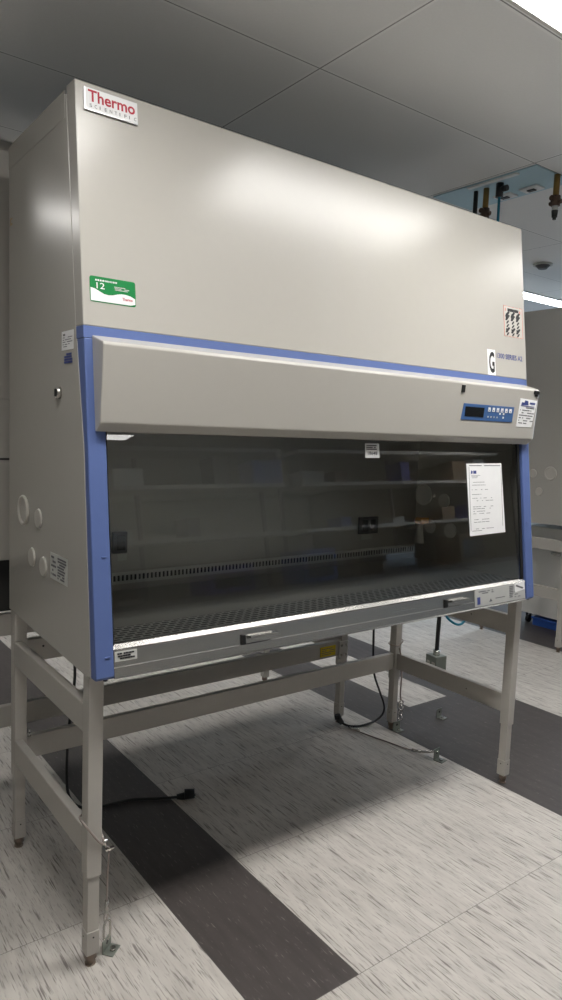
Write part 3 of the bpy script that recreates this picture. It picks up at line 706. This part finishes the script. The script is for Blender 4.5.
# pendant outlet box on its black cord
po = thing('pendant_outlet', (2.14, 0.515, 0.25), 'grey metal outlet box hanging low on a black cord behind the right rear leg', 'outlet box')
b = MB(); b.tube([(2.215, 0.503, 2.693), (2.215, 0.505, 2.2), (2.19, 0.51, 1.4), (2.155, 0.515, 0.7), (2.145, 0.515, 0.36)], 0.011, 10); b.build('cord', RUBBER, po)
b = MB(); b.cyl((2.145, 0.515, 0.348), (2.145, 0.515, 0.375), 0.018, n=14); b.build('cord_grip', CHROME, po)
Rz = Matrix.Rotation(math.radians(-8), 4, 'Z'); tfb = lambda v: Rz @ v + Vector((2.145, 0.515, 0))
b = MB(tfb); b.box(-0.036, 0.036, -0.040, 0.040, 0.265, 0.348); bx = b.build('box', GALV, po, 0.003)
for y in (-0.020, 0.018):
    b = MB(tfb); b.box(-0.038, -0.036, y-0.012, y+0.012, 0.285, 0.318); b.build('receptacle', PORT, bx, 0.001)
ah = thing('air_hose', (2.21, 0.36, 0.49), 'bright blue air hose hanging from a black fitting on the ceiling panel', 'air hose')
b = MB(); b.tube([(2.208, 0.358, 2.64), (2.209, 0.36, 2.3), (2.215, 0.40, 1.4), (2.18, 0.44, 0.8), (2.17, 0.465, 0.64), (2.18, 0.50, 0.565), (2.235, 0.50, 0.515), (2.30, 0.50, 0.492), (2.345, 0.50, 0.515), (2.35, 0.50, 0.56), (2.33, 0.50, 0.62)], 0.0065, 10); b.build('hose', TEAL, ah)
b = MB(); b.cyl((2.208, 0.358, 2.63), (2.208, 0.358, 2.694), 0.018, n=12).cyl((2.208, 0.358, 2.665), (2.208, 0.315, 2.665), 0.014, n=12); b.build('fitting', BLACK, ah)
sd = thing('smoke_detector', (3.74, 1.12, 2.66), 'small round detector on the ceiling right of the cabinet', 'smoke detector')
b = MB(); b.cyl((3.74, 1.12, 2.688), (3.74, 1.12, 2.699), 0.065, n=24); b.build('base_ring', GREYPAPER, sd)
b = MB(); b.cyl((3.74, 1.12, 2.665), (3.74, 1.12, 2.688), 0.028, 0.05, n=20); b.build('sensor_head', DARKMETAL, sd)

# ------------------------------------------------------------------ lamps
DIFF = lamp_emit('lamp_diffuser', (1.0, 0.98, 0.95), 40.0)
DIFFC = lamp_emit('cool_lamp_diffuser', (0.84, 0.92, 1.0), 60.0)
def lamp(x0, x1, y0, y1, label, mat=DIFF, group=None):
    t = thing('ceiling_light', ((x0+x1)/2, (y0+y1)/2, 2.68), label, 'ceiling light', group)
    b = MB(); b.box(x0, x1, y0, y0+0.012, 2.690, 2.6995).box(x0, x1, y1-0.012, y1, 2.690, 2.6995).box(x0, x0+0.012, y0+0.012, y1-0.012, 2.690, 2.6995).box(x1-0.012, x1, y0+0.012, y1-0.012, 2.690, 2.6995)
    b.build('light_frame', WHITEP, t)
    b = MB(); b.box(x0+0.012, x1-0.012, y0+0.012, y1-0.012, 2.693, 2.6985); b.build('diffuser', mat, t)
lamp(0.885, 2.12, -0.86, -0.52, 'white ceiling light at the top right corner of the photo')
lamp(4.2, 5.43, 1.73, 1.92, 'narrow white ceiling light beyond the cabinet at the right', DIFFC)
lamp(-1.16, -0.78, 2.28, 2.52, 'ceiling light over the left aisle, mirrored on the cabinet side', emit('bare_lamp_diffuser', (1.0, 0.97, 0.93), 26.0))
lamp(-0.80, 0.36, -0.84, -0.54, 'unseen ceiling light added in the front row to brighten the left end of the cabinet')  # added light, lifts the left part of the front panel and housing
lamp(1.48, 2.72, -5.75, -5.45, 'far ceiling light mirrored at the top left of the glass')
lamp(7.1, 7.6, -10.5, -10.2, 'tiny distant ceiling light mirrored near the middle of the glass')
for (x, y) in ((3.4, -0.69), (-0.37, -5.6), (1.4, 2.42), (-0.4, -8.07), (5.8, -3.1), (8.3, -3.1)):  # lights far in front of the cabinet are added fill for shelves and reflections
    lamp(x-0.617, x+0.617, y-0.15, y+0.15, 'ceiling light outside the view, in a set that includes added fill lights', group='ceiling lights outside the view')

# ------------------------------------------------------------------ bench and clutter beyond, and shelving behind the camera
sc = thing('storage_cabinet', (4.6, 1.17, 0.0), 'white storage cabinet tucked between the legs of the right cabinet stand', 'storage cabinet')
b = MB(); b.box(4.30, 4.90, 0.87, 1.47, 0.09, 0.80); b.build('cabinet_body', WHITEP, sc, 0.003)
for (x, y) in ((4.36, 0.92), (4.36, 1.43), (4.84, 0.92), (4.84, 1.43)):
    b = MB(); b.cyl((x, y-0.012, 0.030), (x, y+0.012, 0.030), 0.030, n=18).box(x-0.012, x+0.012, y-0.018, y-0.0125, 0.03, 0.09).box(x-0.012, x+0.012, y+0.0125, y+0.018, 0.03, 0.09); b.build('caster', BLACK, sc)
b = MB(); b.box(4.27, 4.2985, 1.12, 1.22, 0.60, 0.615); b.build('handle', CHROME, sc)
bn = thing('storage_tray', (4.5, 1.17, 0), 'shallow blue plastic tray on the floor below the white storage cabinet', 'storage tray')
b = MB(); b.box(4.31, 4.80, 0.96, 1.36, 0.0, 0.055); b.build('tray_body', BIN, bn, 0.004)
b = MB(); b.box(4.30, 4.81, 0.95, 1.37, 0.055, 0.068); b.build('tray_rim', BIN, bn, 0.003)

YS = -3.6
SH = [(1.40, 'lowest'), (1.845, 'middle'), (2.17, 'top')]
for (x0, x1, side) in ((0.6, 3.3, 'left'), (3.5, 6.6, 'right')):
    for z, nm in SH:
        o = thing('rack_shelf', ((x0+x1)/2, YS-0.18, z-0.035), '%s shelf over the %s half of the island bench, mirrored in the glass' % (nm, side), 'shelf')
        b = MB(); b.box(x0, x1, YS-0.36, YS, z-0.035, z); b.build('board', SHELFM, o, 0.002)
    t = thing('shelving_rack', ((x0+x1)/2, YS-0.38, 0), 'dark upright frame behind the %s shelves of the island bench' % side, 'rack frame')
    for x in (x0, (x0+x1)/2, x1-0.03):
        b = MB(); b.box(x, x+0.03, YS-0.395, YS-0.3605, 0.0, 2.25); b.build('upright', DARKMETAL, t)
bench = thing('island_bench', (3.6, YS-0.1, 0), 'long island lab bench under the shelf racks behind the camera', 'lab bench')
b = MB(); b.box(0.5, 6.7, YS-0.36, YS+0.25, 0.86, 0.90); b.build('bench_top', DARKMETAL, bench, 0.003)
b = MB(); b.box(0.55, 6.65, YS-0.34, YS+0.18, 0.0, 0.86); b.build('bench_body', SHELFM, bench)
rnd = random.Random(11)
mats = [(CARD, 'brown cardboard'), (PAPER, 'white'), (DARKMETAL, 'dark grey'), (BIN, 'blue'), (GREYPAPER, 'grey'), (CARD, 'brown cardboard'), (PURPLE, 'indigo')]
places = []
for (z, nm) in SH[:2]:
    x = 0.8
    while x < 6.2:
        if not (3.2 < x < 3.55): places.append((x, z, nm + ' shelf'))
        x += 0.35 + rnd.random()*0.75
words = ['tall', 'flat', 'wide', 'short', 'square', 'deep', 'small', 'slim', 'large', 'narrow']
for i, (x, z, nm) in enumerate(places):
    m_, cn = mats[i % len(mats)]; w = 0.12+rnd.random()*0.22; h = 0.06+rnd.random()*0.20
    o = thing('storage_box', (x+w/2, YS-0.17, z), '%s %s box on the %s opposite the cabinet, about %d centimetres wide' % (words[i % 10], cn, nm, int(w*100)), 'box', 'boxes on the shelves opposite the cabinet')
    b = MB(); b.box(x, x+w, YS-0.28, YS-0.06, z, z+h*0.8); b.build('box_body', m_, o, 0.003)
    b = MB(); b.box(x-0.004, x+w+0.004, YS-0.284, YS-0.056, z+h*0.8, z+h); b.build('box_lid', m_, o, 0.003)
for i, (x, w, h, m_, cn) in enumerate([(1.2, 0.5, 0.28, DARKMETAL, 'dark instrument'), (2.3, 0.45, 0.22, PURPLE, 'indigo instrument'), (3.3, 0.4, 0.30, BIN, 'blue instrument'), (4.3, 0.5, 0.24, DARKMETAL, 'squat grey instrument'), (5.5, 0.45, 0.32, CARD, 'brown carton')]):
    o = thing('bench_instrument', (x+w/2, YS, 0.90), '%s standing on the bench opposite the cabinet' % cn, 'instrument')
    b = MB(); b.box(x, x+w, YS-0.2, YS+0.15, 0.90, 0.90+h); b.build('housing', m_, o, 0.01)
    b = MB(); b.box(x+0.05, x+w-0.05, YS+0.15, YS+0.156, 0.94, 0.90+h-0.06); b.build('front_plate', LCD, o, 0.002)

# ------------------------------------------------------------------ the room
X0, X1, Y0_, Y1_ = -3.4, 10.0, -11.5, 4.8
def struct(name, b, m):
    o = b.build(name, m); o['kind'] = 'structure'; return o
FL = floor_mat(); CE = ceiling_mat()
b = MB(); b.box(X0, X1, Y0_, Y1_, -0.05, 0.0); struct('floor', b, FL)
b = MB(); b.box(X0, X1, Y0_, Y1_, 2.70, 2.75); struct('ceiling', b, CE)
b = MB(); b.box(X0, X1, Y1_, Y1_+0.1, 0, 2.70); struct('wall_back', b, WALLM)
b = MB(); b.box(X0, X1, Y0_-0.1, Y0_, 0, 2.70); struct('wall_front', b, WALLM)
b = MB(); b.box(X0-0.1, X0, Y0_, Y1_, 0, 2.70); struct('wall_left', b, WALLM)
b = MB(); b.box(X1, X1+0.1, Y0_, Y1_, 0, 2.70); struct('wall_right', b, WALLM)
b = MB(); b.box(X1-0.02, X1-0.005, 0.2, 3.6, 0.95, 2.35); wn_ = struct('added_window_1', b, emit('added_cool_fill', (0.62, 0.80, 1.0), 14.0))  # unseen glowing pane added to cast cool fill on the far right ceiling
b = MB(); b.box(X1-0.05, X1-0.02, 0.12, 0.2, 0.87, 2.43).box(X1-0.05, X1-0.02, 3.6, 3.68, 0.87, 2.43).box(X1-0.05, X1-0.02, 0.2, 3.6, 0.87, 0.95).box(X1-0.05, X1-0.02, 0.2, 3.6, 2.35, 2.43).box(X1-0.05, X1-0.02, 1.88, 1.92, 0.95, 2.35)
b.build('added_window_frame', WHITEP, wn_)
b = MB(); b.box(X0, 1.2, 1.50, 1.62, 2.63, 2.6995); struct('trim_1', b, WALLM)
for nm, (a0, a1, c0, c1) in {'baseboard_back': (X0, X1, Y1_-0.012, Y1_), 'baseboard_left': (X0, X0+0.012, Y0_, Y1_-0.012), 'baseboard_right': (X1-0.012, X1, Y0_, Y1_-0.012)}.items():
    b = MB(); b.box(a0, a1, c0, c1, 0, 0.10); struct(nm, b, BLACK)

# ------------------------------------------------------------------ camera
yaw, pitch, roll = 0.644647145, -0.0992873192, 0.0380528127
f = Vector((math.sin(yaw)*math.cos(pitch), math.cos(yaw)*math.cos(pitch), math.sin(pitch)))
r = Vector((math.cos(yaw), -math.sin(yaw), 0)); u = r.cross(f)
r2 = r*math.cos(roll)+u*math.sin(roll); u2 = -r*math.sin(roll)+u*math.cos(roll)
cam = bpy.data.cameras.new('camera'); co = bpy.data.objects.new('camera', cam); COL.objects.link(co)
cam.sensor_fit = 'VERTICAL'; cam.sensor_height = 24; cam.sensor_width = 24*0.562; cam.lens = 24*701.75/1000; cam.clip_start = 0.02; cam.clip_end = 60
co.matrix_world = Matrix(((r2.x, u2.x, -f.x, -0.67464651), (r2.y, u2.y, -f.y, -1.83377856), (r2.z, u2.z, -f.z, 1.48481407), (0, 0, 0, 1)))
SC.camera = co

w = bpy.data.worlds.new('world'); SC.world = w; w.use_nodes = True
w.node_tree.nodes['Background'].inputs[0].default_value = (0.5, 0.55, 0.6, 1); w.node_tree.nodes['Background'].inputs[1].default_value = 0.1
SC.view_settings.view_transform = 'Standard'; SC.view_settings.look = 'None'
SC.view_settings.gamma = 1.0; SC.view_settings.use_curve_mapping = False
SC.view_settings.exposure = -0.08
